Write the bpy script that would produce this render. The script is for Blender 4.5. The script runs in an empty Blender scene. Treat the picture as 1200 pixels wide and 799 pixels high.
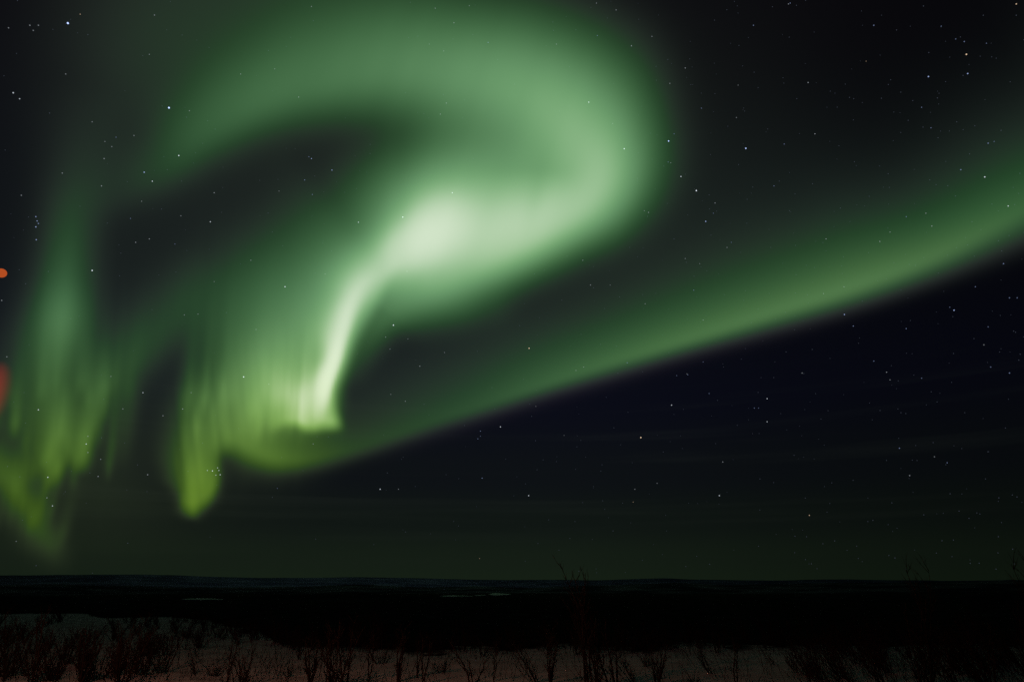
import bpy, math, random
import numpy as np
from mathutils import Vector

# ---------------------------------------------------------------- camera, sky, exposure
scene = bpy.context.scene
COL = scene.collection
EYE = Vector((0.0, 0.0, 2.2))
FPX, CX, CY = 760.0, 600.0, 399.5          # sight lines measured on a 1200 x 799 plane
PITCH = math.atan((684.0 - CY) / FPX)
cam = bpy.data.cameras.new('camera'); cam_o = bpy.data.objects.new('camera', cam); COL.objects.link(cam_o)
cam.sensor_width = 36.0; cam.lens = 36.0 * FPX / 1200.0
cam.clip_start = 0.1; cam.clip_end = 2.0e6
cam_o.location = EYE; cam_o.rotation_euler = (math.radians(90) + PITCH, 0, 0)
scene.camera = cam_o
scene.view_settings.view_transform = 'Standard'; scene.view_settings.look = 'None'
scene.view_settings.exposure = 0.0; scene.view_settings.gamma = 1.0
scene.view_settings.use_curve_mapping = False
scene.cycles.use_denoising = False
scene.cycles.use_adaptive_sampling = False
scene.cycles.transparent_max_bounces = 64
scene.cycles.max_bounces = 4; scene.cycles.diffuse_bounces = 2

def sight(u, v):
    """direction of a sight line (arrays allowed)"""
    x = (np.asarray(u, float) - CX) / FPX; y = -(np.asarray(v, float) - CY) / FPX
    c, s = math.cos(PITCH), math.sin(PITCH)
    d = np.stack([x, c - y * s, s + y * c], -1)
    return d / np.linalg.norm(d, axis=-1, keepdims=True)

world = bpy.data.worlds.new('World'); scene.world = world; world.use_nodes = True
nt = world.node_tree; nt.nodes.clear(); N = nt.nodes.new; L = nt.links.new
def math_node(nt, op, a, b=None, clamp=False):
    n = nt.nodes.new('ShaderNodeMath'); n.operation = op; n.use_clamp = clamp
    for i, x in enumerate((a, b)):
        if x is None: continue
        if isinstance(x, (int, float)): n.inputs[i].default_value = x
        else: nt.links.new(x, n.inputs[i])
    return n.outputs[0]
def ramp(nt, fac, stops, interp='LINEAR'):
    r = nt.nodes.new('ShaderNodeValToRGB'); r.color_ramp.interpolation = interp
    el = r.color_ramp.elements
    while len(el) < len(stops): el.new(0.5)
    for e, (p, c) in zip(el, stops):
        e.position = p; e.color = (*c, 1) if len(c) == 3 else c
    nt.links.new(fac, r.inputs[0]); return r.outputs[0]
tc = N('ShaderNodeTexCoord'); sep = N('ShaderNodeSeparateXYZ'); L(tc.outputs['Generated'], sep.inputs[0])
# night air: greenish low down, deep blue above it, neutral overhead
air = ramp(nt, sep.outputs[2], [(0.0, (.0074, .0132, .0070)), (0.035, (.0070, .0118, .0071)), (0.085, (.0052, .0080, .0066)), (0.15, (.0042, .0056, .0072)),
                                (0.26, (.0032, .0038, .0084)), (0.42, (.0031, .0034, .0060)), (0.7, (.0038, .0034, .0050)), (1.0, (.0038, .0034, .0050))], 'EASE')
side = ramp(nt, math_node(nt, 'MULTIPLY_ADD', sep.outputs[0], 0.5), [(0.0, (1, 1, 1)), (1, (1, 1, 1))])
sx = N('ShaderNodeMapRange'); sx.interpolation_type = 'SMOOTHSTEP'; L(sep.outputs[0], sx.inputs[0])
for i, x in ((1, 0.0), (2, 0.68), (3, 1.0), (4, 0.52)): sx.inputs[i].default_value = x
# thin bars of high cloud low over the land
mp = N('ShaderNodeMapping'); mp.inputs['Scale'].default_value = (1.6, 1.6, 46); L(tc.outputs['Generated'], mp.inputs[0])
nz = N('ShaderNodeTexNoise'); nz.inputs['Scale'].default_value = 1.0; nz.inputs['Detail'].default_value = 3.0; L(mp.outputs[0], nz.inputs[0])
bars = ramp(nt, nz.outputs[0], [(0.50, (0, 0, 0)), (0.80, (1, 1, 1))], 'EASE')
zone = ramp(nt, sep.outputs[2], [(0.02, (0, 0, 0)), (0.12, (.0024, .0030, .0022)), (0.22, (.0034, .0042, .0034)), (0.30, (0, 0, 0))])
mixc = N('ShaderNodeMix'); mixc.data_type = 'RGBA'; mixc.blend_type = 'MULTIPLY'; mixc.inputs[0].default_value = 1.0
L(bars, mixc.inputs[6]); L(zone, mixc.inputs[7])
addc = N('ShaderNodeMix'); addc.data_type = 'RGBA'; addc.blend_type = 'ADD'; addc.inputs[0].default_value = 1.0
L(air, addc.inputs[6]); L(mixc.outputs[2], addc.inputs[7])
bg = N('ShaderNodeBackground'); L(addc.outputs[2], bg.inputs[0]); L(sx.outputs[0], bg.inputs[1])
L(bg.outputs[0], N('ShaderNodeOutputWorld').inputs[0])

# ---------------------------------------------------------------- helpers
def tag(o, label=None, cat=None, group=None, kind=None):
    if label: o['label'] = label
    if cat: o['category'] = cat
    if group: o['group'] = group
    if kind: o['kind'] = kind
    return o
def mesh_object(name, verts, faces, mat, parent=None, smooth=False, loc=None):
    me = bpy.data.meshes.new(name); me.from_pydata([tuple(map(float, v)) for v in verts], [], faces)
    if smooth: me.polygons.foreach_set('use_smooth', [True] * len(me.polygons))
    me.materials.append(mat); me.update()
    o = bpy.data.objects.new(name, me); COL.objects.link(o)
    if parent: o.parent = parent
    if loc is not None: o.location = loc
    return o
def empty(name, loc=(0, 0, 0)):
    o = bpy.data.objects.new(name, None); COL.objects.link(o); o.location = loc; o.empty_display_size = 0.1; return o
def principled(name, base, rough=0.8, spec=0.0):
    m = bpy.data.materials.new(name); m.use_nodes = True; b = m.node_tree.nodes['Principled BSDF']
    b.inputs['Base Color'].default_value = (*base, 1); b.inputs['Roughness'].default_value = rough
    b.inputs['Specular IOR Level'].default_value = spec
    return m
def ground_at(u, v, z=0.0):
    d = sight(u, v); t = (z - EYE.z) / d[2]; return EYE.x + d[0] * t, EYE.y + d[1] * t

# ---------------------------------------------------------------- aurora field
# brightness of each auroral form as seen in the sky; u to the right, v down, on the plane of sight lines
STEP = 3.0
U = np.arange(-330, 1531, STEP); V = np.arange(-330, 700, STEP)
GX, GY = np.meshgrid(U, V)
def soften(a, s):
    s /= STEP
    if s <= 0: return a
    r = int(3 * s) + 1
    k = np.exp(-0.5 * (np.arange(-r, r + 1) / s) ** 2); k /= k.sum()
    a = np.apply_along_axis(lambda m: np.convolve(np.pad(m, r, 'edge'), k, 'valid'), 0, a)
    return np.apply_along_axis(lambda m: np.convolve(np.pad(m, r, 'edge'), k, 'valid'), 1, a)
def ribbon(pts, pl=2.0, pr=2.0, s=5.0):
    """light along a path; each point: u, v, brightness, width to the left of travel, width to the right"""
    P = np.array(pts, float); n = len(P); out = []
    for i in range(n - 1):
        p0, p1, p2, p3 = P[max(i - 1, 0)], P[i], P[i + 1], P[min(i + 2, n - 1)]
        m = max(3, int(np.hypot(*(p2 - p1)[:2]) / 5))
        for t in np.arange(m) / m:
            out.append(0.5 * (2 * p1 + (p2 - p0) * t + (2 * p0 - 5 * p1 + 4 * p2 - p3) * t * t + (3 * p1 - p0 - 3 * p2 + p3) * t ** 3))
    out.append(P[-1]); S = np.array(out); T = np.gradient(S[:, :2], axis=0)
    best = np.full(GX.shape, 1e12); idx = np.zeros(GX.shape, int)
    for j in range(len(S)):
        d = (GX - S[j, 0]) ** 2 + (GY - S[j, 1]) ** 2
        m = d < best; best[m] = d[m]; idx[m] = j
    d = np.sqrt(best)
    side = T[idx, 0] * (GY - S[idx, 1]) - T[idx, 1] * (GX - S[idx, 0])   # >0: right of travel (v grows downwards)
    w = np.where(side > 0, S[idx, 4], S[idx, 3]); p = np.where(side > 0, pr, pl)
    return soften(np.clip(S[idx, 2], 0, None) * np.exp(-(d / np.maximum(w, 1)) ** p), s)
def cloud(u, v, a, su, sv, ang=0.0, p=2.0):
    c, s_ = np.cos(np.radians(ang)), np.sin(np.radians(ang))
    x = (GX - u) * c + (GY - v) * s_; y = -(GX - u) * s_ + (GY - v) * c
    return a * np.exp(-((x / su) ** 2 + (y / sv) ** 2) ** (p / 2))
def sstep(a, b, x):
    t = np.clip((x - a) / (b - a), 0, 1); return t * t * (3 - 2 * t)
def streaks(seed, scale, amt, lean=0.0):
    r = np.random.RandomState(seed); x = GX + lean * GY
    n = sum(a * np.interp(x, np.arange(-900, 2200, scale * f), r.uniform(-1, 1, len(np.arange(-900, 2200, scale * f)))) for f, a in ((1, .6), (.45, .4)))
    return 1 + amt * n
def curtain(pts, w=5.0, lean=0.0, rays=0.4, seed=1, scale=9.0, foot=9.0, s=1.5):
    """a hanging sheet: each point of its lower edge u, v, brightness, height sends a ray of light up along the field line"""
    P = np.array(pts, float); seg = np.hypot(np.diff(P[:, 0]), np.diff(P[:, 1])); L_ = np.concatenate([[0], np.cumsum(seg)])
    n = max(8, int(L_[-1] / 2.5)); q = np.linspace(0, L_[-1], n)
    S = np.stack([np.interp(q, L_, P[:, k]) for k in range(4)], -1)
    for k in (0, 1): S[:, k] = np.convolve(np.pad(S[:, k], 3, 'edge'), np.ones(7) / 7, 'valid')
    r = np.random.RandomState(seed); kn = np.arange(0, L_[-1] + 3 * scale, scale)
    m = np.clip(1 + rays * np.interp(q, kn, r.uniform(-1, 1, len(kn))) + .5 * rays * np.interp(q * 2.3, kn * 2.3, r.uniform(-1, 1, len(kn))), .05, None)
    up = np.interp(q, kn, r.uniform(.7, 1.35, len(kn)))
    out = np.zeros(GX.shape)
    for j in range(n):
        x0, y0, I0, h0 = S[j]
        a, b_ = int((x0 - 150 - U[0]) / STEP), int((x0 + 150 - U[0]) / STEP); a, b_ = max(a, 0), min(b_, len(U))
        if b_ <= a: continue
        gx, gy = GX[:, a:b_], GY[:, a:b_]; dy = y0 - gy
        out[:, a:b_] += I0 * m[j] * np.exp(-((gx - x0 - lean * np.clip(dy, 0, None)) / w) ** 2) * sstep(-foot * .6, foot, dy) * np.exp(-np.clip(dy - foot, 0, None) / (h0 * up[j]))
    return soften(out * 2.5 / (w * 1.772), s)
def loose_rays(n, u0, u1, v0, v1, a0, a1, seed, lean=.08):
    r = np.random.RandomState(seed); out = np.zeros(GX.shape)
    for _ in range(n):
        u, v, a, h, w = r.uniform(u0, u1), r.uniform(v0, v1), r.uniform(a0, a1), r.uniform(22, 60), r.uniform(3, 8)
        dy = v - GY
        out += a * np.exp(-((GX - u - lean * np.clip(dy, 0, None)) / (w * (1 + np.clip(dy, 0, 200) / 160))) ** 2) * sstep(-10, 18, dy) * np.exp(-np.clip(dy - 18, 0, None) / h)
    return soften(out, 1.5)
def forms():
    F = {}
    arch = ribbon([(40,250,.0,34,30),(130,228,.012,40,24),(190,198,.036,36,24),(240,156,.076,46,28),(300,121,.112,58,32),(380,95,.148,70,39),(460,83,.19,74,50),
                   (540,90,.255,72,62),(612,108,.33,74,66),(670,146,.39,74,66),(702,190,.43,56,64),(696,228,.44,40,62),(656,260,.42,31,60),(606,290,.38,28,58),(557,311,.33,28,50),(516,326,.24,27,42),(478,338,.10,24,34),(450,345,.0,22,30)],
                  pl=2.0, pr=1.9, s=6)
    fill = cloud(585, 225, .22, 95, 60, 0) + cloud(490, 232, .10, 95, 56, -30) + cloud(590, 270, .10, 60, 36, -25)
    core = cloud(510, 264, .40, 50, 44, -38, 2.0) + cloud(470, 296, .34, 58, 32, -28, 2.2) + cloud(526, 266, .11, 105, 62, -20)
    slot = 1 - .07 * cloud(628, 225, 1, 12, 40, 12)
    F['swirl'] = ((arch + fill) * slot * streaks(11, 46, .055, .35) + core) * streaks(12, 24, .015, .3)
    ridge = ribbon([(520,275,.0,46,34),(486,292,.06,40,34),(454,314,.16,30,30),(424,334,.36,22,24),(410,358,.50,15,17),(401,390,.74,11,16),(391,422,1.15,10,10),(382,450,1.15,9,12),(376,474,.50,11,16),(371,494,.0,10,14)],
                   pl=1.5, pr=1.2, s=2.5)
    wash = ribbon([(456,325,.05,30,90),(408,362,.33,22,70),(372,406,.30,24,76),(342,444,.27,34,74),(324,474,.20,40,56),(312,506,.06,36,40)], pl=1.7, pr=1.6, s=8)
    edge = sstep(509, 494, GY + .03 * (GX - 360) + 7 * (streaks(33, 13, 1, .0) - 1) * sstep(385, 350, GX)) * sstep(405, 391, GX - .24 * (GY - 500)) * sstep(306, 356, GX)
    patch = edge * .40 * np.exp(-np.clip(492 - GY, 0, None) / 34) * sstep(370, 465, GY) * streaks(31, 12, .13, .06)
    lobe = ribbon([(570,350,.03,26,30),(500,352,.11,26,30),(455,368,.13,20,26),(432,398,.07,16,22),(416,432,.02,14,16)], s=6)
    tongue = ribbon([(330,420,.05,44,44),(288,462,.13,44,40),(258,498,.15,28,44),(240,528,.135,17,36),(234,556,.14,19,30),(230,578,.10,18,23),(225,594,.05,13,15),(222,610,.0,12,14)], s=3, pl=2.4, pr=2.3) * streaks(3, 12, .34, -.12)
    tongue = tongue + curtain([(254,572,.03,26),(246,588,.07,30),(234,599,.09,34),(223,607,.09,32),(213,594,.05,28)], w=5.5, lean=.06, rays=.5, seed=6, scale=9, foot=14)
    lowrays = 1 + (streaks(8, 13, .26, .07) - 1) * sstep(360, 460, GY) * sstep(410, 350, GX)
    F['hook'] = (ridge + soften(patch, 3) + cloud(350, 470, .16, 16, 26, -10) + cloud(322, 458, .06, 14, 34, -8) + wash * sstep(416, 396, GX - np.clip((430 - GY) * .5, 0, 60))) * lowrays + lobe + tongue + loose_rays(26, 212, 352, 470, 532, .012, .05, 51) * sstep(560, 500, GY)
    low = ribbon([(258,510,.0,20,12),(285,520,.14,38,15),(320,535,.14,36,14),(360,536,.095,40,12),(420,524,.055,42,10),(500,496,.062,42,10),(560,476,.078,42,10),(640,449,.115,40,10),(720,423,.145,38,11),
                  (800,399,.17,40,11),(900,368,.19,43,13),(1000,336,.195,46,15),(1100,297,.165,46,18),(1200,245,.125,54,25),(1300,192,.09,64,32),(1450,60,.05,80,40),(1600,-50,.0,90,50)], pl=1.2, pr=1.8, s=3)
    F['band'] = low * .93
    col = ribbon([(110,100,.0,50,50),(100,160,.010,40,42),(90,220,.022,32,34),(82,270,.045,27,29),(77,322,.085,24,28),(73,372,.16,24,30),(64,412,.105,26,32),(50,455,.045,24,28),(42,500,.015,22,24),(40,530,.0,22,24)], s=6)
    F['column'] = col
    z = .6 * curtain([(128,455,.015,40),(118,485,.025,46),(109,512,.04,52),(101,535,.055,56),(92,555,.08,50),(86,548,.06,44),(78,528,.04,44),(70,514,.035,46),(64,528,.035,46),(58,545,.06,40),(50,556,.05,36),(42,560,.04,30),(34,566,.03,30)], w=6, lean=.07, rays=.5, seed=14, scale=10, foot=15)
    z = z + .55 * curtain([(-40,520,.10,30),(-14,548,.09,30),(4,570,.085,30),(18,590,.075,28),(34,614,.055,26),(50,638,.038,24),(66,660,.018,22),(80,678,.0,20)], w=10, lean=.04, rays=.4, seed=15, scale=14, foot=20, s=3)
    z2 = ribbon([(118,395,.0,10,22),(113,440,.035,9,20),(108,478,.07,9,20),(100,515,.10,10,18),(93,541,.085,10,13),(89,556,.0,7,9)], s=3)
    z2 = np.maximum(z2, ribbon([(76,440,.0,16,20),(66,478,.05,18,22),(60,510,.075,18,18),(54,540,.07,16,16),(48,556,.0,14,14)], s=4))
    z2 = np.maximum(z2, ribbon([(50,540,.03,16,18),(30,548,.06,18,24),(14,564,.08,17,22),(24,592,.07,16,20),(44,622,.05,16,20),(62,648,.028,16,18),(80,675,.0,12,12)], s=5))
    z = z + .72 * z2 * streaks(41, 10, .25, .1)
    d = ribbon([(250,300,.0,30,34),(208,360,.035,26,36),(168,408,.055,22,36),(140,445,.05,20,28),(128,480,.02,18,22),(120,510,.0,16,18)], s=7)
    f2 = ribbon([(160,440,.0,10,12),(152,480,.022,9,14),(146,520,.014,9,14),(142,550,.0,8,10)], s=4)
    F['folds'] = .78 * (z + cloud(80, 490, .024, 26, 50, -8) + d + f2 + cloud(60, 490, .022, 110, 90)) * streaks(5, 24, .22, .12) + cloud(120, 580, .006, 120, 60) + loose_rays(34, -20, 168, 455, 580, .008, .038, 52) + loose_rays(16, -15, 75, 560, 640, .006, .022, 57, .25)
    above = sstep(20, -60, GY - np.interp(GX, [200, 300, 360, 500, 720, 1000, 1200, 1500], [560, 550, 545, 500, 430, 338, 265, 90]))
    F['veil'] = cloud(170, 290, .008, 190, 200, 0) + cloud(295, 350, .034, 50, 66, 20) + (cloud(780, 240, .007, 170, 200) + cloud(500, 430, .006, 240, 90) + cloud(850, 300, .004, 300, 120, -20)) * above + cloud(350, 0, .030, 170, 130)+ cloud(230, 110, .010, 110, 110) + cloud(170, 40, .012, 100, 120)
    return F
def tint(I):
    """emitted colour for a summed brightness: whiter where strong, yellower low down in the thick air"""
    k = np.clip(I, 1e-6, None)
    g = np.where(k < .55, k, .55 + .36 * (1 - np.exp(-(k - .55) / .36)))
    t = np.clip(g / .86, 0, 1)
    lo = sstep(.055, .0, g)
    r = .31 + .12 * sstep(0, .35, t) + .42 * sstep(.3, 1, t) + .38 * lo
    low = sstep(320, 620, GY) * (1 - .75 * sstep(330, 560, GX))
    b = .335 + .10 * sstep(0, .35, t) + .33 * sstep(.35, 1, t) + .40 * lo * (1 - .8 * low)
    low = low * sstep(.0, .075, g) * (1 - .65 * sstep(.35, .95, t))
    b = b * (1 - .85 * low); r = r * (1 + .42 * low * (1 - t)) * (1 + .10 * sstep(600, 1000, GX) * sstep(.03, .15, g)); r = r * (1 - .09 * sstep(600, 1000, GX) * sstep(300, 240, GY)); b = b * (1 - .14 * sstep(500, 800, GX) * sstep(250, 330, GY + .45 * np.clip(GX - 800, 0, None)) * sstep(.03, .15, g))
    return np.stack([r * g, g, b * g], -1)
def fringe():
    """the thin violet hem along the foot of the long band"""
    return ribbon([(420,540,.0,9,9),(520,505,.5,9,9),(640,464,.9,10,10),(800,415,1,11,11),(1000,355,1,13,13),(1200,272,.8,18,18),(1300,225,.4,22,20),(1400,160,.0,22,20)], s=3)
# ---------------------------------------------------------------- land
def hash_noise(x, y, seed=0):
    """smooth value noise on arrays"""
    x = np.asarray(x, float); y = np.asarray(y, float)
    xi = np.floor(x).astype(np.int64); yi = np.floor(y).astype(np.int64); xf = x - xi; yf = y - yi
    def h(a, b):
        n = (a * 374761393 + b * 668265263 + seed * 974634533) & 0xffffffff
        n = ((n ^ (n >> 13)) * 1274126177) & 0xffffffff
        return ((n ^ (n >> 16)) & 0xffff) / 65535.0
    sx_, sy_ = xf * xf * (3 - 2 * xf), yf * yf * (3 - 2 * yf)
    a = h(xi, yi) * (1 - sx_) + h(xi + 1, yi) * sx_; b = h(xi, yi + 1) * (1 - sx_) + h(xi + 1, yi + 1) * sx_
    return a * (1 - sy_) + b * sy_
def fractal(x, y, seed=0, oct=4):
    return sum(hash_noise(x * 2 ** k, y * 2 ** k, seed + k) * 0.5 ** (k + 1) for k in range(oct)) / (1 - 0.5 ** oct)
# how far the level snow reaches before the ground falls away, by bearing
_bu = np.array([-150, 0, 90, 130, 200, 300, 340, 420, 520, 640, 760, 880, 1000, 1100, 1250])
_bv = np.array([717, 717, 719, 724, 724, 738, 752, 753, 757, 757, 755, 753, 753, 753, 753])
_g = np.array([ground_at(u, v) for u, v in zip(_bu, _bv)])
_baz = np.arctan2(_g[:, 0], _g[:, 1]); _br = np.hypot(_g[:, 0], _g[:, 1])
def rim(az):
    az = np.asarray(az, float); r = np.interp(az, _baz, _br)
    return r * (1 + .30 * (fractal(az * 16, az * 0 + 3.3, 21, 4) - .5)) 
def height(x, y):
    x = np.asarray(x, float); y = np.asarray(y, float)
    r = np.hypot(x, y); az = np.arctan2(x, y); e = r - rim(az)
    bump = (0.26 * (fractal(x * .16, y * .16, 3, 3) - .5) + .10 * (fractal(x * .7, y * .45, 5, 3) - .5)) * np.clip((r - 6) / 8, 0, 1) * np.clip(1 - e / 40, 0, 1)
    z = bump + 0.012 * np.clip(np.minimum(r, 16) - 10, 0, None) * 0
    f = np.clip(e, 0, None)
    drop = np.where(f < 10, 0.012 * f * f, 1.2 + .24 * (f - 10))
    drop = 130 * (1 - np.exp(-drop / 130))
    val = 26 * (fractal(x / 900, y / 900, 9, 4) - .5) * np.clip((r - 200) / 800, 0, 1)
    return z - drop + val
snow = principled('snow', (.80, .82, .86), .6)
nt = snow.node_tree; b = nt.nodes['Principled BSDF']
geo = nt.nodes.new('ShaderNodeNewGeometry'); n1 = nt.nodes.new('ShaderNodeTexNoise'); n1.inputs['Scale'].default_value = .9; n1.inputs['Detail'].default_value = 5
nt.links.new(geo.outputs['Position'], n1.inputs[0])
at = nt.nodes.new('ShaderNodeAttribute'); at.attribute_name = 'scrub'
n2 = nt.nodes.new('ShaderNodeTexNoise'); n2.inputs['Scale'].default_value = 1.4; n2.inputs['Detail'].default_value = 6; nt.links.new(geo.outputs['Position'], n2.inputs[0])
cover = math_node(nt, 'MULTIPLY', math_node(nt, 'SUBTRACT', math_node(nt, 'ADD', at.outputs['Fac'], math_node(nt, 'MULTIPLY', math_node(nt, 'SUBTRACT', n2.outputs[0], .5), .9)), .35), 4.0, True)
mx = nt.nodes.new('ShaderNodeMix'); mx.data_type = 'RGBA'; nt.links.new(cover, mx.inputs[0])
crust = ramp(nt, n1.outputs[0], [(.35, (.32, .33, .37)), (.65, (.44, .45, .50))])
nt.links.new(crust, mx.inputs[6])
n3 = nt.nodes.new('ShaderNodeTexNoise'); n3.inputs['Scale'].default_value = .012; n3.inputs['Detail'].default_value = 8; nt.links.new(geo.outputs['Position'], n3.inputs[0])
heath = ramp(nt, n3.outputs[0], [(.35, (.010, .009, .009)), (.62, (.018, .018, .020)), (.75, (.045, .05, .06))])
nt.links.new(heath, mx.inputs[7]); nt.links.new(mx.outputs[2], b.inputs['Base Color'])
bm_ = nt.nodes.new('ShaderNodeBump'); bm_.inputs['Strength'].default_value = .6; bm_.inputs['Distance'].default_value = .12; nt.links.new(n1.outputs[0], bm_.inputs['Height']); nt.links.new(bm_.outputs[0], b.inputs['Normal'])
def build_ground():
    rr = np.concatenate([np.linspace(0.5, 14, 12), np.linspace(14.5, 90, 150), np.geomspace(92, 70000, 110)])
    aa = np.concatenate([np.radians(np.linspace(-60, 60, 300)), np.radians(np.linspace(66, 294, 39))])
    R, A = np.meshgrid(rr, aa, indexing='ij'); X, Y = R * np.sin(A), R * np.cos(A); Z = height(X, Y)
    Z = Z - np.where(R > 9000, (R - 9000) * .004, 0)
    nr, na = R.shape
    V = [(0, 0, 0)] + list(zip(X.ravel(), Y.ravel(), Z.ravel()))
    Fc = []
    for j in range(na): Fc.append((0, 1 + (j + 1) % na, 1 + j))
    for i in range(nr - 1):
        for j in range(na):
            k = (j + 1) % na
            Fc.append((1 + i * na + j, 1 + i * na + k, 1 + (i + 1) * na + k, 1 + (i + 1) * na + j))
    o = mesh_object('ground', V, Fc, snow, smooth=True); tag(o, kind='structure')
    az = np.arctan2(X, Y); e = R - rim(az)
    s = np.clip((e + 3.5) / 6.0, 0, 1)
    belt = np.exp(-((np.degrees(az) + 29) / 9) ** 2) * np.clip((R - 24) / 8, 0, 1) * np.clip(1 - (e + 16) / 10, 0, 1)
    s = np.maximum(s, .36 * belt)
    s = np.maximum(s, .17 + .14 * np.clip((-np.degrees(az) - 8) / 14, 0, 1))
    a = o.data.attributes.new('scrub', 'FLOAT', 'POINT'); a.data.foreach_set('value', np.concatenate([[0], s.ravel()]).astype(np.float32))
build_ground()
# far ridges, low and wooded with thin snow
def hill_mat(name, lo, hi, sc):
    m = principled(name, lo, .9); nt = m.node_tree
    g = nt.nodes.new('ShaderNodeNewGeometry'); mp = nt.nodes.new('ShaderNodeMapping'); mp.inputs['Scale'].default_value = (sc, sc, sc * 6); nt.links.new(g.outputs['Position'], mp.inputs[0])
    n = nt.nodes.new('ShaderNodeTexNoise'); n.inputs['Scale'].default_value = 1; n.inputs['Detail'].default_value = 7; nt.links.new(mp.outputs[0], n.inputs[0])
    nt.links.new(ramp(nt, n.outputs[0], [(.42, lo), (.68, hi)]), nt.nodes['Principled BSDF'].inputs['Base Color']); return m
def ridge_range(dist, depth, u, v, mat, seed, rough, label):
    """a range of hills whose crest follows the skyline u, v"""
    uu = np.linspace(-250, 1450, 420); vv = np.interp(uu, u, v)
    az = np.arctan2((uu - CX) / FPX, math.cos(PITCH) + 0 * uu) * 1.0
    d = sight(uu, vv); az = np.arctan2(d[:, 0], d[:, 1]); el = d[:, 2] / np.hypot(d[:, 0], d[:, 1])
    crest = dist * el + EYE.z + rough * (fractal(uu / 70.0, uu * 0 + seed, seed, 5) - .5)
    prof = np.array([-1, -.75, -.5, -.3, -.12, 0, .15, .4, 1.0])
    V = []; Fc = []
    for p in prof:
        rr = dist + depth * p; k = max(0, 1 - abs(p)) ** 1.4 if p < 0 else max(0, 1 - p) ** 1.2
        zb = -165.0
        und = (fractal(uu / 40.0, np.full_like(uu, p * 3 + seed), seed + 7, 4) - .5) * rough * 1.2 * (1 if abs(p) > .01 else 0) * k
        V += list(zip(rr * np.sin(az), rr * np.cos(az), zb + (crest - zb) * k + und))
    n = len(uu)
    for i in range(len(prof) - 1):
        for j in range(n - 1):
            Fc.append((i * n + j, i * n + j + 1, (i + 1) * n + j + 1, (i + 1) * n + j))
    return tag(mesh_object('hills', V, Fc, mat, smooth=True), kind='structure')
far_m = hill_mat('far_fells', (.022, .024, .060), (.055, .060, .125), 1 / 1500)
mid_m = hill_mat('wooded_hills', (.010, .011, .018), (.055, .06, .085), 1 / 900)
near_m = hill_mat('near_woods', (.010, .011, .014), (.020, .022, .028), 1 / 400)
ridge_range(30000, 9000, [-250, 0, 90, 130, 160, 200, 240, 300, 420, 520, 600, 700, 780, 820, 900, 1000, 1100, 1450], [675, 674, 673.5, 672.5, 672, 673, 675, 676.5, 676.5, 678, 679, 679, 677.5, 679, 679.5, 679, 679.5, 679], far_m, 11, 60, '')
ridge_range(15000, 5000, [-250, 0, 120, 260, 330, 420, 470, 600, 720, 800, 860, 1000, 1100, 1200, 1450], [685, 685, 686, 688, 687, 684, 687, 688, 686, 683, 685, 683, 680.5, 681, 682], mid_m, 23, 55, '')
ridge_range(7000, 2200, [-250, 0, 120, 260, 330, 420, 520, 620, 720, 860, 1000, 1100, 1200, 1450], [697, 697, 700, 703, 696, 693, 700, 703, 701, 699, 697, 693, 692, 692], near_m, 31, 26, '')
# snowed-over lakes in the valley
lake_m = principled('lake_ice', (.36, .38, .42), .6)
def lake(u0, u1, v0, v1, z):
    pts = []
    for k in range(28):
        a = k / 28 * 2 * math.pi; w = 1 + .35 * math.sin(3 * a + u0) + .2 * math.sin(5 * a)
        pts.append(((u0 + u1) / 2 + (u1 - u0) / 2 * math.cos(a) * (1 + .1 * math.sin(4 * a)), (v0 + v1) / 2 + (v1 - v0) / 2 * math.sin(a) * w))
    V = [(*ground_at(u, v, z), z) for u, v in pts]
    V2 = [(x, y, z - 8) for x, y, _ in V]; n = len(V)
    tag(mesh_object('frozen_lake', V + V2, [tuple(range(n))[::-1]] + [(i, (i + 1) % n, n + (i + 1) % n, n + i) for i in range(n)], lake_m), kind='structure')

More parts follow.
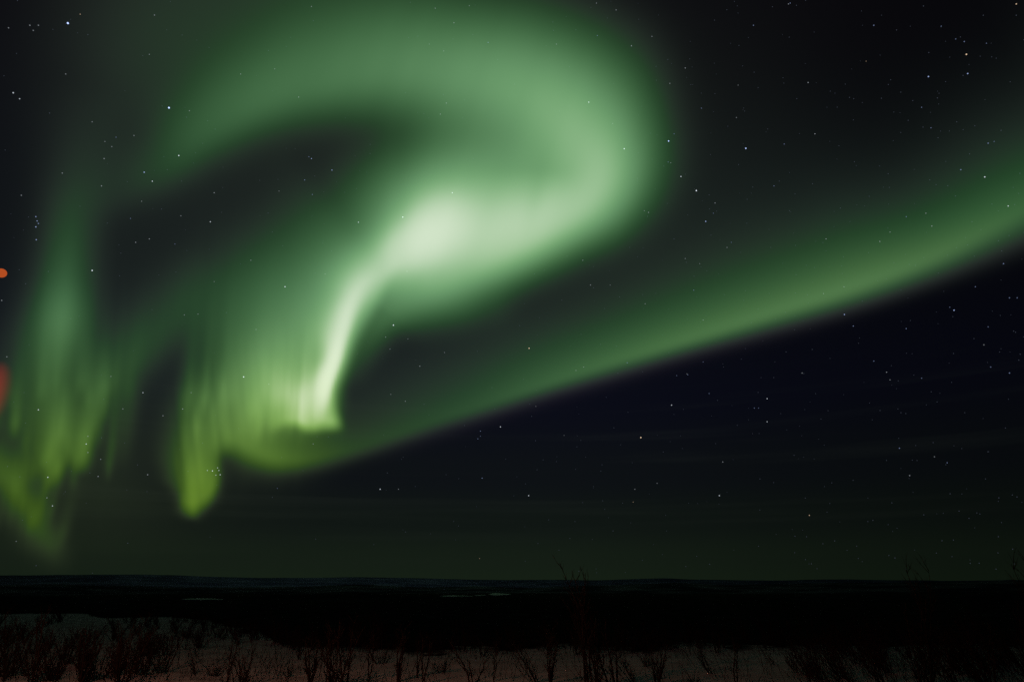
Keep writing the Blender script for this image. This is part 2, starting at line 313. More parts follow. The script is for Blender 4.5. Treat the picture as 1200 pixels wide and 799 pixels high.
# ---------------------------------------------------------------- aurora, hung high over the land as sheets of glowing air
glow_m = bpy.data.materials.new('auroral_light'); glow_m.use_nodes = True
nt = glow_m.node_tree; nt.nodes.clear()
at = nt.nodes.new('ShaderNodeAttribute'); at.attribute_name = 'glow'
em = nt.nodes.new('ShaderNodeEmission'); nt.links.new(at.outputs['Color'], em.inputs[0])
tr = nt.nodes.new('ShaderNodeBsdfTransparent'); ad = nt.nodes.new('ShaderNodeAddShader')
nt.links.new(em.outputs[0], ad.inputs[0]); nt.links.new(tr.outputs[0], ad.inputs[1])
nt.links.new(ad.outputs[0], nt.nodes.new('ShaderNodeOutputMaterial').inputs[0])
glow_m.cycles.emission_sampling = 'FRONT_BACK'
def shell_distance(D, base):
    return base / (np.clip(D[..., 2], -.05, None) + .16)
def hang(name, C, base, label=None, cat=None, kind=None, layers=3):
    """one auroral form: C is its emitted colour over the sight-line grid; the form is a few nested sheets deep"""
    on = C.max(-1) > 1e-5
    cell = on[:-1, :-1] | on[1:, :-1] | on[:-1, 1:] | on[1:, 1:]
    use = np.zeros(on.shape, bool)
    use[:-1, :-1] |= cell; use[1:, :-1] |= cell; use[:-1, 1:] |= cell; use[1:, 1:] |= cell
    idx = -np.ones(on.shape, int); idx[use] = np.arange(use.sum()); D = sight(GX[use], GY[use])
    ii, jj = np.nonzero(cell)
    Q = np.stack([idx[ii, jj], idx[ii + 1, jj], idx[ii + 1, jj + 1], idx[ii, jj + 1]], -1)
    n = use.sum(); V = []; Fa = []
    for k in range(layers):
        V.append(D * (shell_distance(D, base) * (1 + .015 * k))[:, None] + np.array(EYE)); Fa.append(Q + k * n)
    V = np.concatenate(V); Fa = np.concatenate(Fa)
    me = bpy.data.meshes.new(name); me.vertices.add(len(V)); me.vertices.foreach_set('co', V.astype(np.float32).ravel())
    me.loops.add(Fa.size); me.loops.foreach_set('vertex_index', Fa.astype(np.int32).ravel())
    me.polygons.add(len(Fa)); me.polygons.foreach_set('loop_start', np.arange(0, Fa.size, 4, dtype=np.int32))
    me.update(calc_edges=True)
    a = me.attributes.new('glow', 'FLOAT_COLOR', 'POINT')
    c = np.ones((n, 4), np.float32); c[:, :3] = C[use] / layers
    a.data.foreach_set('color', np.tile(c, (layers, 1)).ravel())
    me.materials.append(glow_m)
    o = bpy.data.objects.new(name, me); COL.objects.link(o); tag(o, label, cat, None, kind)
    return o
FORMS = forms(); TOTAL = sum(FORMS.values()); COLOUR = tint(TOTAL)
EDGE = .012
fade = np.clip((700 - GY) / 60, 0, 1) * sstep(-150, -20, GX) * sstep(1400, 1230, GX) * sstep(-150, -10, GY)
rest = FORMS.pop('veil').copy()
for k, f in FORMS.items():
    own = np.clip(f - EDGE, 0, None); rest = rest + (f - own); FORMS[k] = own
def share(f): return COLOUR * (f / np.maximum(TOTAL, 1e-6) * fade)[..., None]
hang('aurora', share(FORMS['hook']), 15000, 'brightest aurora streak, a white-green ridge ending in a square foot and a yellow-green tongue', 'aurora')
hang('aurora', share(FORMS['swirl']), 16500, 'wide pale green aurora arch that curls over into a bright core', 'aurora')
hang('aurora', share(FORMS['folds']), 18000, 'dim yellow-green zigzag aurora folds low above the left horizon', 'aurora')
hang('aurora', share(FORMS['column']), 19500, 'soft upright green aurora column near the left edge, above the zigzag folds', 'aurora')
hang('aurora', share(FORMS['band']) + (fringe() * fade)[..., None] * np.array([.0060, .0036, .0068]), 21000, 'long slanting green aurora band with a sharp lower edge rising to the right', 'aurora')
hang('auroral_glow', share(rest), 23000, 'faint diffuse green glow between the aurora forms', 'aurora glow', 'stuff', 1)

# ---------------------------------------------------------------- stars
STAR_R = 240000.0
_star_mats = {}
def star_mat(c, s):
    key = (c, round(s, 3))
    if key not in _star_mats:
        m = bpy.data.materials.new('starlight'); m.use_nodes = True; nt = m.node_tree; nt.nodes.clear()
        e = nt.nodes.new('ShaderNodeEmission'); e.inputs[0].default_value = (*c, 1); e.inputs[1].default_value = s
        nt.links.new(e.outputs[0], nt.nodes.new('ShaderNodeOutputMaterial').inputs[0]); m.cycles.emission_sampling = 'NONE'; _star_mats[key] = m
    return _star_mats[key]
_t = (1 + 5 ** .5) / 2
ICO_V = np.array([(-1, _t, 0), (1, _t, 0), (-1, -_t, 0), (1, -_t, 0), (0, -1, _t), (0, 1, _t), (0, -1, -_t), (0, 1, -_t), (_t, 0, -1), (_t, 0, 1), (-_t, 0, -1), (-_t, 0, 1)]) / math.sqrt(1 + _t * _t)
ICO_F = [(0, 11, 5), (0, 5, 1), (0, 1, 7), (0, 7, 10), (0, 10, 11), (1, 5, 9), (5, 11, 4), (11, 10, 2), (10, 7, 6), (7, 1, 8), (3, 9, 4), (3, 4, 2), (3, 2, 6), (3, 6, 8), (3, 8, 9), (4, 9, 5), (2, 4, 11), (6, 2, 10), (8, 6, 7), (9, 8, 1)]
BLUE, WHITE, WARM = (.45, .58, 1.0), (.82, .90, 1.0), (1.0, .72, .48)
_star_mesh = {}
def star(u, v, size, s, c=WHITE, label=None, group=None):
    """size: apparent radius as a fraction of a picture point"""
    key = (c, round(size, 1 if group == 'small faint stars' else 2), round(s, 2))
    if key not in _star_mesh:
        me = bpy.data.meshes.new('star'); me.from_pydata([tuple(map(float, p)) for p in ICO_V * STAR_R * size / FPX], [], ICO_F); me.materials.append(star_mat(c, s)); _star_mesh[key] = me
    d = sight(u, v); o = bpy.data.objects.new('star', _star_mesh[key]); COL.objects.link(o)
    o.location = Vector(d * STAR_R) + EYE
    return tag(o, label, 'star', group)
NAMED = [
 (79.5, 27.5, 1.5, 1.6, BLUE, 'bright blue-white star high in the upper left corner, brightest of that corner'),
 (94, 17, .8, .30, WARM, 'small orange star just above the bright blue-white corner star'),
 (198, 126.5, 1.5, 1.7, BLUE, 'bright blue-white star on the upper left of the aurora arch'),
 (209.5, 182.5, 1.0, .9, WHITE, 'white star where the arch meets the dark gap, highest of a group of three'),
 (169, 202, 1.0, .7, BLUE, 'bluish star in the group of three below the left end of the arch'),
 (178.5, 212.5, .9, .7, WHITE, 'lowest white star in the group of three below the left end of the arch'),
 (108, 317, 1.1, .9, WHITE, 'white star just right of the upright aurora column'),
 (334, 336, 1.1, .8, WHITE, 'white star in the dim green left of the bright ridge'),
 (285.5, 441.5, 1.2, .9, WHITE, 'white star shining through the green wash left of the square foot'),
 (461, 381, 1.2, .9, WHITE, 'white star in the dark hollow right of the bright ridge'),
 (472, 254.5, 1.0, 1.1, WHITE, 'white star showing through the bright aurora core'),
 (420, 260.5, .9, .7, WHITE, 'small star at the left side of the bright aurora core'),
 (530, 226, .9, .8, WHITE, 'small star just above the bright aurora core'),
 (620, 408, 1.1, .9, WARM, 'cream star in the dark gap above the middle of the long band'),
 (783.5, 165.5, 1.3, 1.3, BLUE, 'bright blue star close outside the right limb of the arch'),
 (731.5, 174.5, 1.1, .9, WHITE, 'white star just inside the right limb of the arch'),
 (690, 120, 1.0, .8, WHITE, 'white star on the upper right shoulder of the arch'),
 (874, 174, 1.3, 1.1, BLUE, 'blue-white star alone in the dark sky right of the arch'),
 (816, 223.5, 1.2, 1.1, WHITE, 'white star at the middle of a slanting chain of three right of the arch'),
 (798, 207, 1.0, .7, WHITE, 'upper star of the slanting chain of three right of the arch'),
 (827, 259.5, 1.1, .7, BLUE, 'lowest blue star of the slanting chain of three right of the arch'),
 (1132.5, 64, 1.1, .8, WARM, 'cream star in the upper right, brightest of that corner'),
 (1088, 90, 1.0, .7, BLUE, 'blue-white star lower left of the cream star in the upper right'),
 (1134, 86.5, 1.0, .6, BLUE, 'bluish star directly below the cream star in the upper right'),
 (1191, 5, .9, .6, WARM, 'orange star at the top right corner of the sky'),
 (1154, 207.5, 1.0, .7, WHITE, 'white star above the right end of the long band'),
 (1181.5, 241.5, .9, .6, WHITE, 'white star inside the right end of the long band'),
 (989.5, 368.5, 1.0, .6, BLUE, 'blue star close below the lower edge of the long band, on the right'),
 (1118, 363.5, 1.1, .6, BLUE, 'blue star in the dark sky under the right end of the band'),
 (751, 512.5, 1.2, 1.0, WARM, 'cream-orange star alone above the middle of the horizon, brightest there'),
 (787, 474.5, 1.0, .6, WHITE, 'white star above and right of the cream-orange star'),
 (843, 580.5, 1.0, .6, WHITE, 'white star low above the horizon right of the middle'),
 (619.5, 580.5, 1.0, .6, WHITE, 'white star low above the horizon near the middle'),
 (899, 467, 1.0, .5, WHITE, 'white star below the long band, higher of a close upright pair'),
 (899, 494, .9, .5, WHITE, 'white star below the long band, lower of a close upright pair'),
 (948.5, 603.5, .9, .5, WARM, 'dim cream star nearest the horizon on the right'),
 (586.5, 500, 1.0, .7, WHITE, 'white star just under the lower edge of the band, left of the middle'),
 (445.5, 573, 1.1, .6, WHITE, 'white star low between the tongue and the middle of the horizon'),
 (56, 559, 1.0, .5, WHITE, 'white star beside the lower zigzag fold, upper of two'),
 (61.5, 592.5, .9, .5, WHITE, 'white star beside the lower zigzag fold, lower of two'),
 (45, 480, 1.0, .55, WHITE, 'white star in the gap between the column and the zigzag fold'),
 (101, 520, .9, .6, WHITE, 'white star on the pointed right tip of the zigzag fold'),
 (167.5, 460, .9, .5, WHITE, 'white star in the dark gap left of the yellow-green tongue'),
 (15.5, 109, 1.0, .6, WHITE, 'white star at the far left, upper of a close pair'),
 (23, 116, .9, .45, WHITE, 'white star at the far left, lower of a close pair'),
 (365, 186, .9, .55, BLUE, 'blue star in the dark gap under the arch, right of centre'),
 (389, 199.5, .9, .6, BLUE, 'blue star at the right end of the dark gap under the arch'),
 (246.5, 260, .9, .6, WHITE, 'white star in the lower part of the dark gap under the arch'),
]
for u, v, sz, s, c, lab in NAMED: star(u, v, sz * .58, s, c, lab, 'stars in the night sky')
for u, v, s in ((249, 551.5, .8), (256.5, 551, .5), (258, 556, .6), (243, 551, .35), (253, 556.5, .35), (255, 548, .4)):
    star(u, v, .55, s, WHITE, 'star of the tight cluster at the right side of the yellow-green tongue', 'stars of the tight cluster')
for u, v, s in ((42, 254, .4), (43.5, 259, .35), (42, 266, .5), (45, 262, .3), (42.5, 281, .45)):
    star(u, v, .55, s, BLUE, 'star of the small upright clump at the top of the upright aurora column', 'stars of the upright clump')
rng = random.Random(41)
LOOSE = [(136, 161, .4, BLUE), (123, 166, .3, WHITE), (131, 172, .3, WHITE), (122, 186, .5, WHITE), (73, 203, .35, WHITE), (119, 218, .4, WHITE), (25, 229, .35, WHITE), (153, 256, .5, BLUE), (159, 284, .5, WHITE), (175, 280, .4, WHITE), (205, 286, .3, BLUE), (166, 236, .35, WHITE), (212, 253, .35, WHITE), (251, 226, .4, WHITE), (251, 330, .3, WHITE), (294, 305, .4, WHITE), (357, 211, .45, BLUE), (327, 224, .45, WHITE), (366, 228, .45, BLUE), (362, 184, .4, BLUE), (300, 386, .4, WHITE), (232, 368, .4, WHITE), (216, 369, .3, WHITE), (282, 87, .4, WHITE), (322, 81, .5, WHITE), (350, 114, .4, WHITE), (523, 121, .5, WHITE), (516, 134, .4, WHITE), (532, 27, .5, WHITE), (503, 52, .4, WHITE), (520, 60, .35, WHITE), (572, 50, .5, BLUE), (652, 52, .4, WHITE), (700, 42, .4, BLUE), (722, 12, .35, WHITE), (699, 4, .3, WHITE), (740, 54, .4, WHITE), (764, 43, .35, WHITE), (803, 80, .4, WHITE), (822, 127, .5, BLUE), (883, 30, .5, BLUE), (926, 4, .5, BLUE), (924, 5, .3, WHITE), (947, 97, .5, WHITE), (955, 157, .5, WHITE), (1024, 30, .5, BLUE), (1015, 72, .4, WARM), (1103, 31, .45, BLUE), (1120, 46, .4, BLUE), (1130, 49, .45, BLUE), (1156, 51, .4, BLUE), (1091, 150, .4, BLUE), (1080, 126, .4, BLUE), (1158, 168, .5, BLUE), (1165, 166, .3, BLUE), (1126, 199, .45, BLUE), (1085, 250, .5, WHITE), (1092, 265, .35, WHITE), (1062, 254, .4, BLUE), (1043, 272, .4, WHITE), (1031, 283, .4, WHITE), (989, 336, .5, WHITE), (965, 344, .35, WHITE), (968, 280, .4, WHITE), (907, 218, .45, BLUE), (919, 169, .45, BLUE), (838, 238, .4, WHITE), (863, 138, .35, WHITE), (836, 250, .4, BLUE), (852, 290, .35, WHITE), (857, 284, .3, BLUE), (803, 303, .45, WHITE), (820, 309, .4, WHITE), (755, 247, .4, WHITE), (760, 249, .35, WHITE), (683, 305, .5, WHITE), (692, 334, .5, WHITE), (715, 334, .3, WHITE), (813, 340, .5, BLUE), (824, 375, .4, WHITE), (756, 356, .4, WHITE), (477, 318, .4, WHITE), (381, 321, .4, WHITE), (452, 395, .4, WHITE), (478, 397, .35, WHITE), (457, 409, .45, WHITE), (492, 429, .45, WHITE), (521, 413, .4, WHITE), (475, 470, .4, WHITE), (458, 462, .3, WHITE), (563, 505, .45, BLUE), (563, 511, .45, BLUE), (560, 514, .35, BLUE), (565, 560, .45, BLUE), (467, 573, .35, WHITE), (562, 654, .4, WARM), (684, 430, .45, WHITE), (675, 434, .3, WHITE), (735, 425, .5, BLUE), (793, 440, .45, BLUE), (806, 439, .5, BLUE), (805, 438, .3, WHITE), (824, 424, .5, BLUE), (831, 461, .4, BLUE), (940, 437, .45, WHITE), (1024, 423, .5, BLUE), (1039, 436, .45, WHITE), (1043, 445, .35, WHITE), (1054, 525, .45, BLUE), (1066, 557, .45, WHITE), (1080, 443, .4, BLUE), (1095, 535, .35, WHITE), (1110, 542, .4, BLUE), (1000, 382, .55, BLUE), (1113, 360, .4, BLUE), (1143, 336, .45, BLUE), (1176, 309, .5, BLUE), (1183, 349, .45, BLUE), (1192, 349, .4, BLUE), (1158, 383, .4, BLUE), (1161, 430, .45, BLUE), (1183, 437, .45, BLUE), (1153, 404, .4, WHITE), (1062, 385, .4, BLUE), (847, 541, .5, WHITE), (884, 478, .35, BLUE), (889, 478, .4, BLUE), (742, 588, .35, WARM), (744, 573, .3, WHITE), (770, 566, .3, WHITE), (661, 510, .35, WHITE), (628, 476, .3, WHITE), (130, 441, .4, WHITE), (224, 460, .4, WHITE), (214, 479, .4, WHITE), (191, 487, .35, WHITE), (144, 479, .35, WHITE), (103, 511, .4, WHITE), (103, 530, .3, WHITE), (118, 538, .35, WHITE), (115, 558, .35, WHITE), (173, 556, .4, WHITE), (55, 583, .45, WHITE), (315, 450, .4, WHITE), (367, 520, .35, WHITE), (325, 572, .3, BLUE), (19, 634, .35, WHITE), (2, 352, .35, WHITE), (8, 418, .3, WHITE), (45, 30, .35, WHITE), (10, 33, .3, WHITE), (35, 30, .35, WHITE), (39, 36, .3, WHITE), (181, 18, .4, WHITE), (175, 64, .3, WHITE), (77, 87, .35, WHITE), (222, 130, .4, WHITE), (108, 143, .4, WHITE), (157, 159, .4, WHITE), (365, 8, .35, WHITE), (510, 10, .3, WHITE), (550, 7, .3, WHITE), (785, 98, .4, WHITE), (718, 145, .35, WHITE), (865, 100, .35, WHITE), (790, 157, .3, BLUE), (783, 190, .4, BLUE), (786, 191, .35, WHITE)]
for u, v, s, c in LOOSE:
    star(u, v, .42 + .14 * rng.random(), round(s * (.4 + .3 * rng.random()), 2), c, 'faint lone star among the many small stars of the dark sky', 'small faint stars')
def star_field(n):
    V = []; Fc = []
    r = np.random.RandomState(77); k = 0
    while k < n:
        u, v = r.uniform(-250, 1450), r.uniform(-250, 672)
        if r.rand() > .25 + .75 * np.clip((u - 350) / 700, 0, 1): continue
        d = sight(u, v); q = r.uniform(.22, .40) * STAR_R * 1.06 / FPX
        V += list(ICO_V * q + d * STAR_R * 1.06 + np.array(EYE)); Fc += [tuple(i + 12 * k for i in f) for f in ICO_F]; k += 1
    tag(mesh_object('star_field', V, Fc, star_mat((.60, .70, 1.0), .085)), 'scattered barely visible stars over the whole night sky', 'star field', None, 'stuff')
star_field(1500)

# ---------------------------------------------------------------- lamp at the left edge
def lathe(prof, n=20):
    V = []; Fc = []
    for r_, z in prof:
        for k in range(n): V.append((r_ * math.cos(2 * math.pi * k / n), r_ * math.sin(2 * math.pi * k / n), z))
    for i in range(len(prof) - 1):
        for k in range(n): Fc.append((i * n + k, i * n + (k + 1) % n, (i + 1) * n + (k + 1) % n, (i + 1) * n + k))
    Fc.append(tuple(range(n))[::-1]); Fc.append(tuple((len(prof) - 1) * n + k for k in range(n)))
    return V, Fc
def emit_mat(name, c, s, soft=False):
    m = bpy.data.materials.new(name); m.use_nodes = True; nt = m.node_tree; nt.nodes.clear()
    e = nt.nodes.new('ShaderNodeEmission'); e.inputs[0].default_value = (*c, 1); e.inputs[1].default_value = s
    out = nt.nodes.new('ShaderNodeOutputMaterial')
    if soft:   # out-of-focus glow put into the emission, fading to a clear rim
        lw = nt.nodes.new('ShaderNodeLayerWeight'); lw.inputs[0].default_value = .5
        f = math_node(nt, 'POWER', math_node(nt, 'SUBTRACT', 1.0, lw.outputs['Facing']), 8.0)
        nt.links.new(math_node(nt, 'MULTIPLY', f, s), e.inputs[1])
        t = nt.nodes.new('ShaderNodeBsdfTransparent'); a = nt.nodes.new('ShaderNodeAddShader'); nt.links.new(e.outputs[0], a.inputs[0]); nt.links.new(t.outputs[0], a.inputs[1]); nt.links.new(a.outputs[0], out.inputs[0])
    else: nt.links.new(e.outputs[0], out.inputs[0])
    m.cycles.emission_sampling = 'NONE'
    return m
metal = principled('dark_painted_steel', (.03, .03, .03), .5)
def tube(p, q, r0, r1, n=8):
    p, q = Vector(p), Vector(q); d = (q - p).normalized(); a = d.orthogonal().normalized(); b_ = d.cross(a)
    V = []
    for c, r_ in ((p, r0), (q, r1)):
        for k in range(n):
            t = 2 * math.pi * k / n; V.append(tuple(c + (a * math.cos(t) + b_ * math.sin(t)) * r_))
    return V, [(k, (k + 1) % n, n + (k + 1) % n, n + k) for k in range(n)] + [tuple(range(n))[::-1], tuple(range(n, 2 * n))]
LAMP_D = 10.0
dl = Vector(sight(1.5, 320)); lamp = EYE + dl * (LAMP_D / math.hypot(dl.x, dl.y))
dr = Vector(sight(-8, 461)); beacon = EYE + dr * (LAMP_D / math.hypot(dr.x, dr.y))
side_d = Vector((-dl.y, dl.x, 0)).normalized()
side_d = side_d if side_d.x < 0 else -side_d
foot = Vector((lamp.x, lamp.y, 0)) + side_d * .75
root = empty('lamp_post', (foot.x, foot.y, 0)); tag(root, 'lamp post at the left edge with a small orange globe above the blurred red glow of a beacon', 'lamp post')
def local(v): return Vector(v) - foot
mesh_object('pole', *lathe([(.11, -.3), (.10, .4), (.07, .45), (.05, lamp.z + .35), (.02, lamp.z + .4)]), metal, root, True)
mesh_object('arm', *tube(local(foot + Vector((0, 0, lamp.z + .1))), local(lamp + side_d * .09 + Vector((0, 0, .02))), .02, .015), metal, root, True)
gr = LAMP_D / FPX * 7.2 * 1.18
sph = lambda r_, sz=1.0: lathe([(max(.001, r_ * math.sin(math.pi * k / 16)), -r_ * sz * math.cos(math.pi * k / 16)) for k in range(17)], 24)
mesh_object('globe', *sph(gr * .54, .95), emit_mat('orange_glass', (.56, .095, .02), .8), root, True, local(lamp))
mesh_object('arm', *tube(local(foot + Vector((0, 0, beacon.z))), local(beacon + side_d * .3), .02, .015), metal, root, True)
mesh_object('beacon', *sph(.24, 1.9), emit_mat('red_blur_glow', (.40, .012, .008), .24, True), root, True, local(beacon))  # see-through shell standing in for the blurred glow around the red lamp
def point_light(name, loc, colour, watts, size):
    l = bpy.data.lights.new(name, 'POINT'); l.color = colour; l.energy = watts; l.shadow_soft_size = size
    o = bpy.data.objects.new(name, l); COL.objects.link(o); o.location = loc; return o
point_light('lamp_light', lamp + side_d * .35 + Vector((0, 0, -.25)), (1.0, .34, .19), 900.0, .08)
point_light('beacon_light', beacon + side_d * .45 + Vector((0, 0, -.6)), (1.0, .10, .05), 60.0, .08)

# ---------------------------------------------------------------- leafless shrubs
bark = principled('bark', (.030, .022, .018), .85)
nt = bark.node_tree; n = nt.nodes.new('ShaderNodeTexNoise'); n.inputs['Scale'].default_value = 14
nt.links.new(ramp(nt, n.outputs[0], [(.35, (.016, .011, .009)), (.7, (.045, .034, .028))]), nt.nodes['Principled BSDF'].inputs['Base Color'])
class Wood:
    def __init__(s): s.V = []; s.F = []
    def limb(s, pts, rad, n):
        base = len(s.V)
        for i, p in enumerate(pts):
            d = (pts[min(i + 1, len(pts) - 1)] - pts[max(i - 1, 0)]).normalized(); a = d.orthogonal().normalized(); b_ = d.cross(a)
            for k in range(n):
                t = 2 * math.pi * k / n; s.V.append(tuple(p + (a * math.cos(t) + b_ * math.sin(t)) * rad[i]))
        for i in range(len(pts) - 1):
            for k in range(n): s.F.append((base + i * n + k, base + i * n + (k + 1) % n, base + (i + 1) * n + (k + 1) % n, base + (i + 1) * n + k))
        s.F.append(tuple(base + k for k in range(n))[::-1]); s.F.append(tuple(base + (len(pts) - 1) * n + k for k in range(n)))
def grow(seed, stems, spread, tall, lean, thick, twig=1.0):
    """a shrub of unit-ish size: a fan of crooked stems, each with side shoots and fine twigs"""
    r = random.Random(seed); stem_w, twig_w = Wood(), Wood()
    def shoot(w, p, d, length, rad, segs, wob, n):
        pts = [p.copy()]; rr = [rad]
        for i in range(segs):
            d = (d + Vector((r.gauss(0, wob), r.gauss(0, wob), r.gauss(0, wob * .5) + .05))).normalized()
            p = p + d * (length / segs); pts.append(p.copy()); rr.append(rad * (1 - .8 * (i + 1) / segs))
        w.limb(pts, rr, n); return pts
    for k in range(stems):
        a = r.uniform(0, 2 * math.pi); s_ = spread * r.uniform(.25, 1)
        d = Vector((math.cos(a) * s_ + lean, math.sin(a) * s_, 1)).normalized()
        h = tall * r.uniform(.6, 1.0)
        base = Vector((math.cos(a) * .06 * r.random(), math.sin(a) * .06 * r.random(), -.12))
        pts = shoot(stem_w, base, d, h, thick * r.uniform(.7, 1.15), 7, .10, 6)
        for j in range(int(r.uniform(5, 9) * twig)):
            i = r.randint(1, 6); q = pts[i].lerp(pts[min(i + 1, 7)], r.random()); ax = (pts[min(i + 1, 7)] - pts[i - 1]).normalized()
            b_ = r.uniform(0, 2 * math.pi); out = Vector((math.cos(b_), math.sin(b_), r.uniform(0, .5)))
            dd = (ax * .9 + out * r.uniform(.5, 1.0)).normalized(); ln = h * r.uniform(.14, .38) * (1.15 - i / 10)
            tp = shoot(twig_w, q, dd, ln, thick * .38, 4, .14, 4)
            for m in range(r.randint(2, 4)):
                i2 = r.randint(1, 3); b2 = r.uniform(0, 2 * math.pi)
                d2 = ((tp[i2 + 1] - tp[i2]).normalized() + Vector((math.cos(b2), math.sin(b2), .3)) * .7).normalized()
                shoot(twig_w, tp[i2], d2, ln * r.uniform(.25, .6), thick * .2, 3, .15, 3)
    return stem_w, twig_w
def mesh_of(name, *woods):
    V = []; Fc = []
    for w in woods:
        k = len(V); V += w.V; Fc += [tuple(i + k for i in f) for f in w.F]
    me = bpy.data.meshes.new(name); me.from_pydata(V, [], Fc); me.polygons.foreach_set('use_smooth', [True] * len(me.polygons)); me.materials.append(bark); me.update(); return me
# kinds: upright, fan, slender, leaning, low tangle
KINDS = {}
for nm, spec in {'upright': (6, .26, 1.0, 0, .015, 1.5), 'fan': (9, .62, 1.0, 0, .012, 1.5), 'slender': (2, .12, 1.0, 0, .015, 1.6), 'leaning': (7, .34, 1.0, -.75, .012, 1.5), 'tangle': (12, 1.1, .8, -.1, .011, 1.6), 'forked': (3, .45, 1.0, 0, .020, 1.8), 'tall': (5, .07, 1.0, .04, .0075, 1.8)}.items():
    KINDS[nm] = [tuple(mesh_of(x, w) for x, w in zip(('stems', 'twigs'), grow(100 * k + len(nm) * 7 + 1, *spec))) for k in range(3)]
WHOLE = {nm: [mesh_of('bare_shrub', *grow(500 + 100 * k + len(nm) * 7 + 1, *spec)) for k in range(3)] for nm, spec in {'upright': (6, .30, 1.0, 0, .014, 1.5), 'fan': (9, .62, 1.0, 0, .013, 1.5), 'leaning': (8, .35, 1.0, -.6, .012, 1.5), 'tangle': (13, 1.0, .8, -.1, .012, 1.6)}.items()}
rng = random.Random(7)
def ground_z(x, y): return float(height(np.array([x]), np.array([y]))[0])
def shrub(u, v, px, kind, label, var=None, group='bare shrubs standing on the lit snow'):
    """a shrub rooted where the sight line u, v meets the ground, px tall"""
    x, y = ground_at(u, v); z = ground_z(x, y); d = math.hypot(x, y, 2.2); h = px * d / FPX / .93
    st, tw = KINDS[kind][rng.randrange(3) if var is None else var]
    t = empty('bare_shrub', (x, y, z)); t.scale = (h, h, h); t.rotation_euler = (0, 0, rng.uniform(-.35, .35))
    tag(t, label, 'shrub', group)
    for me in (st, tw):
        o = bpy.data.objects.new(me.name, me); COL.objects.link(o); o.parent = t
    return t
FRONT = [
 (193, 787, 62, 'slender', 'slender single-stemmed shrub on red-lit snow, left of the middle of the left half'),
 (188, 789, 26, 'tangle', 'low dark tangle at the foot of the slender left shrub'),
 (232, 788, 22, 'leaning', 'short shrub bent to the left on the open red-lit snow'),
 (252, 790, 24, 'tangle', 'small twig tangle on open red-lit snow between two thin saplings'),
 (268, 798, 52, 'slender', 'thin sapling right of the open red-lit snow, first of three close together'),
 (287, 801, 50, 'slender', 'thin upright sapling, middle one of three close together'),
 (296, 803, 48, 'leaning', 'thin crooked sapling, last of three close together'),
 (338, 790, 20, 'fan', 'tiny twiggy shrub on the pale snow below the aurora hook'),
 (361, 802, 66, 'upright', 'narrow dark shrub below the aurora hook'),
 (388, 806, 74, 'fan', 'broad many-stemmed shrub below the aurora hook, widest of the front row'),
 (402, 803, 60, 'forked', 'forked shrub leaning out of the right side of the widest shrub'),
 (431, 801, 56, 'slender', 'thin shrub right of the widest front shrub'),
 (447, 777, 38, 'tangle', 'dense dark bush set back behind the thin shrub'),
 (468, 800, 60, 'upright', 'thick upright shrub right of the dense dark bush'),
 (490, 795, 50, 'slender', 'crooked thin shrub near the middle of the left half of the front snow'),
 (498, 802, 54, 'slender', 'straight thin shrub next to the crooked thin one'),
 (517, 789, 30, 'tangle', 'low tangled bush with its base hidden in twigs'),
 (554, 803, 50, 'forked', 'shrub forking wide into a V just left of the middle'),
 (578, 801, 44, 'slender', 'lone straight stem just right of the V-shaped shrub'),
 (632, 802, 50, 'leaning', 'dark shrub bent left on the pale middle snow'),
 (646, 804, 62, 'upright', 'narrow upright shrub beside the tallest shrub'),
 (697, 806, 148, 'tall', 'tallest shrub, its thin tops reaching above the horizon right of the middle'),
 (700, 806, 60, 'upright', 'thick dark shrub right of the tallest shrub'),
 (719, 805, 62, 'forked', 'thick forked shrub, second right of the tallest shrub'),
 (747, 803, 46, 'leaning', 'single shrub slanting steeply left over pale snow'),
 (769, 804, 56, 'upright', 'upright dark shrub right of the steeply slanting one'),
 (759, 781, 26, 'tangle', 'dark clump half hidden behind the upright shrub'),
 (836, 790, 34, 'leaning', 'spreading shrub leaning left in the right half, on the snow edge'),
 (814, 802, 22, 'tangle', 'low twigs in the bottom foreground below the spreading shrub'),
 (863, 803, 52, 'slender', 'slender stem leaning slightly left beside the open brown snow'),
 (908, 778, 18, 'leaning', 'small wispy shrub at the back of the open brown snow'),
 (936, 789, 34, 'leaning', 'shrub slanting left at the right end of the open brown snow'),
 (965, 797, 40, 'leaning', 'wispy slanting shrub at the left end of the right-hand thicket'),
 (1004, 801, 46, 'leaning', 'slanting shrub in the right-hand thicket, left part'),
 (1040, 803, 50, 'leaning', 'dense slanting shrub in the right-hand thicket, middle part'),
 (1088, 804, 111, 'tall', 'tall thin shrub just touching the horizon in the right-hand thicket'),
 (1090, 803, 58, 'upright', 'upright shrub in the right-hand thicket, right part'),
 (1126, 805, 58, 'leaning', 'heavy slanting shrub near the bottom right'),
 (1160, 805, 62, 'fan', 'bushy fan-shaped shrub close to the bottom right corner'),
 (1218, 806, 110, 'tall', 'tall shrub at the right edge of the photo'),
 (12, 792, 56, 'fan', 'bushy shrub in the bottom left corner on red-lit snow'),
 (38, 800, 62, 'upright', 'upright shrub right of the bottom left corner bush'),
 (66, 797, 52, 'leaning', 'leaning shrub in the left thicket on red-lit snow'),
 (92, 802, 66, 'upright', 'dark upright shrub in the middle of the left thicket'),
 (116, 796, 50, 'tangle', 'wide dark tangle in the left thicket'),
 (138, 803, 64, 'fan', 'fan-shaped shrub at the right end of the left thicket'),
 (160, 790, 44, 'fan', 'loose shrub between the left thicket and the slender left shrub'),
]
for u, v, px, kind, lab in FRONT: shrub(u, v, px, kind, lab)
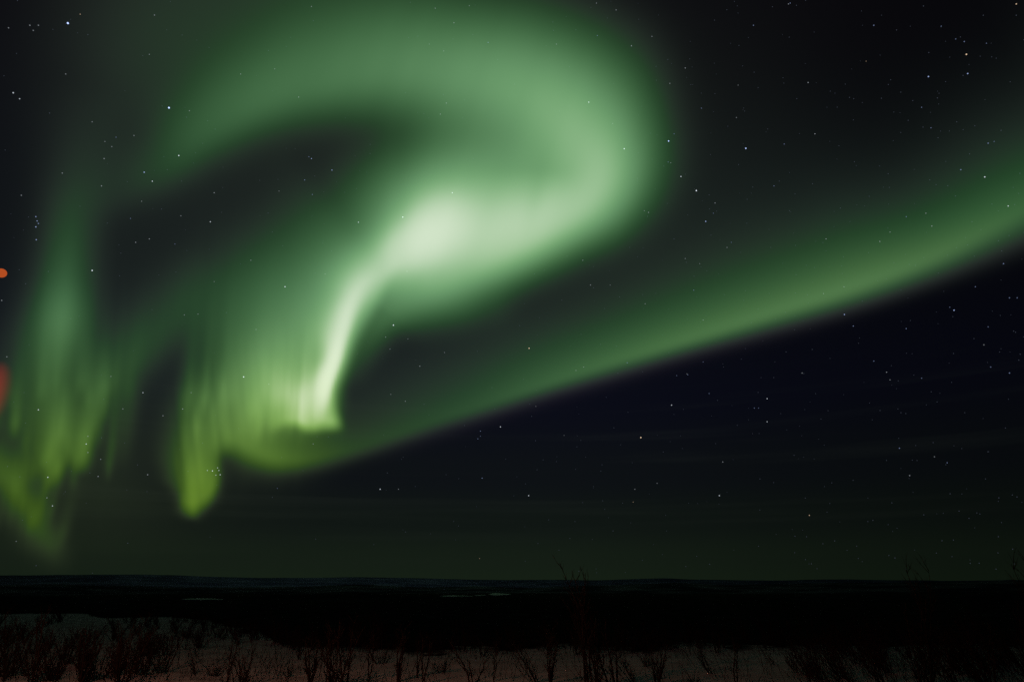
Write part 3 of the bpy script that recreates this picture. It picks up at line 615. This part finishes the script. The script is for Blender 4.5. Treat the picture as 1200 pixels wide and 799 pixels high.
# the thicket along and below the rim of the snow
def thicket(u, v, px, label, group, kinds=('upright', 'fan', 'leaning', 'tangle')):
    x, y = ground_at(u, v); r_ = math.hypot(x, y); lim = float(rim(np.array([math.atan2(x, y)]))[0])
    z = ground_z(x, y); h = px * math.hypot(r_, 2.2) / FPX / .9
    o = bpy.data.objects.new('bare_shrub', WHOLE[rng.choice(kinds)][rng.randrange(3)]); COL.objects.link(o)
    o.location = (x, y, z); w = h * rng.uniform(.9, 1.25); o.scale = (w, w, h); o.rotation_euler = (0, 0, rng.uniform(-.6, .6))
    return tag(o, label, 'shrub', group)
for k in range(95):
    u = rng.uniform(-30, 360) if k < 52 else rng.uniform(150, 370); v = rng.uniform(727, 750) if k % 4 else rng.uniform(750, 772); v = max(v, float(np.interp(u, _bu, _bv)) + 4)
    thicket(u, v, rng.uniform(12, 22) * (.6 + (v - 715) / 70), 'bare shrub in the sparse scrub over the grey-green snow at the far left', 'scrub on the far left snow')
for k in range(95):
    u = 320 + 900 * ((k + rng.random()) / 95); v0 = np.interp(u, _bu, _bv)
    thicket(u, v0 + rng.uniform(-2, 9), rng.uniform(13, 36), 'bare shrub in the dark row along the far edge of the warm-lit snow', 'shrubs along the far edge of the snow')
for k in range(36):
    u = rng.uniform(950, 1230); v = rng.uniform(764, 800)
    thicket(u, v, rng.uniform(22, 44), 'slanting bare shrub packed in the dark thicket at the bottom right', 'thicket at the bottom right', ('leaning', 'leaning', 'upright'))
for k in range(20):
    u = rng.uniform(-20, 180); v = rng.uniform(768, 800)
    thicket(u, v, rng.uniform(18, 40), 'low bare shrub packed in the thicket on red-lit snow at the bottom left', 'thicket at the bottom left')
# fine dry twigs and grass stalks poking through the snow
def stalks(n):
    r = random.Random(19); w = Wood()
    for _ in range(n):
        q = r.random()
        if q < .42: u = r.uniform(300, 1230); v = float(np.interp(u, _bu, _bv)) + abs(r.gauss(0, 6))
        elif q < .68: u = r.uniform(940, 1235); v = r.uniform(762, 812)
        elif q < .86: u = r.uniform(-30, 340); v = r.uniform(730, 800)
        else: u = r.uniform(-30, 1230); v = r.uniform(770, 815)
        if r.random() > fractal(u / 26.0, v / 9.0, 61, 2) * 1.5 - .15: continue
        x, y = ground_at(u, v); z = ground_z(x, y); h = r.uniform(.15, .75) * (1.25 if q > .42 else 1)
        d = Vector((r.gauss(-.35 if u > 780 else 0, .35), r.gauss(0, .3), 1)).normalized(); b_ = Vector((r.gauss(0, .12), r.gauss(0, .1), 0))
        p0 = Vector((x, y, z - .05)); w.limb([p0, p0 + d * h * .55 + b_ * h * .3, p0 + d * h + b_ * h], [.006, .005, .0025], 3)
    o = bpy.data.objects.new('dry_grass', mesh_of('dry_grass', w)); COL.objects.link(o)
    tag(o, 'fine dry twigs and grass stalks poking through the snow', 'dry grass', None, 'stuff')
stalks(7000)
lake(516, 553, 697.3, 698.6, -120); lake(556, 570, 696.6, 697.4, -120); lake(573, 598, 694.8, 697.0, -118)
lake(214, 260, 700.9, 702.3, -120); lake(60, 72, 702, 702.8, -120)
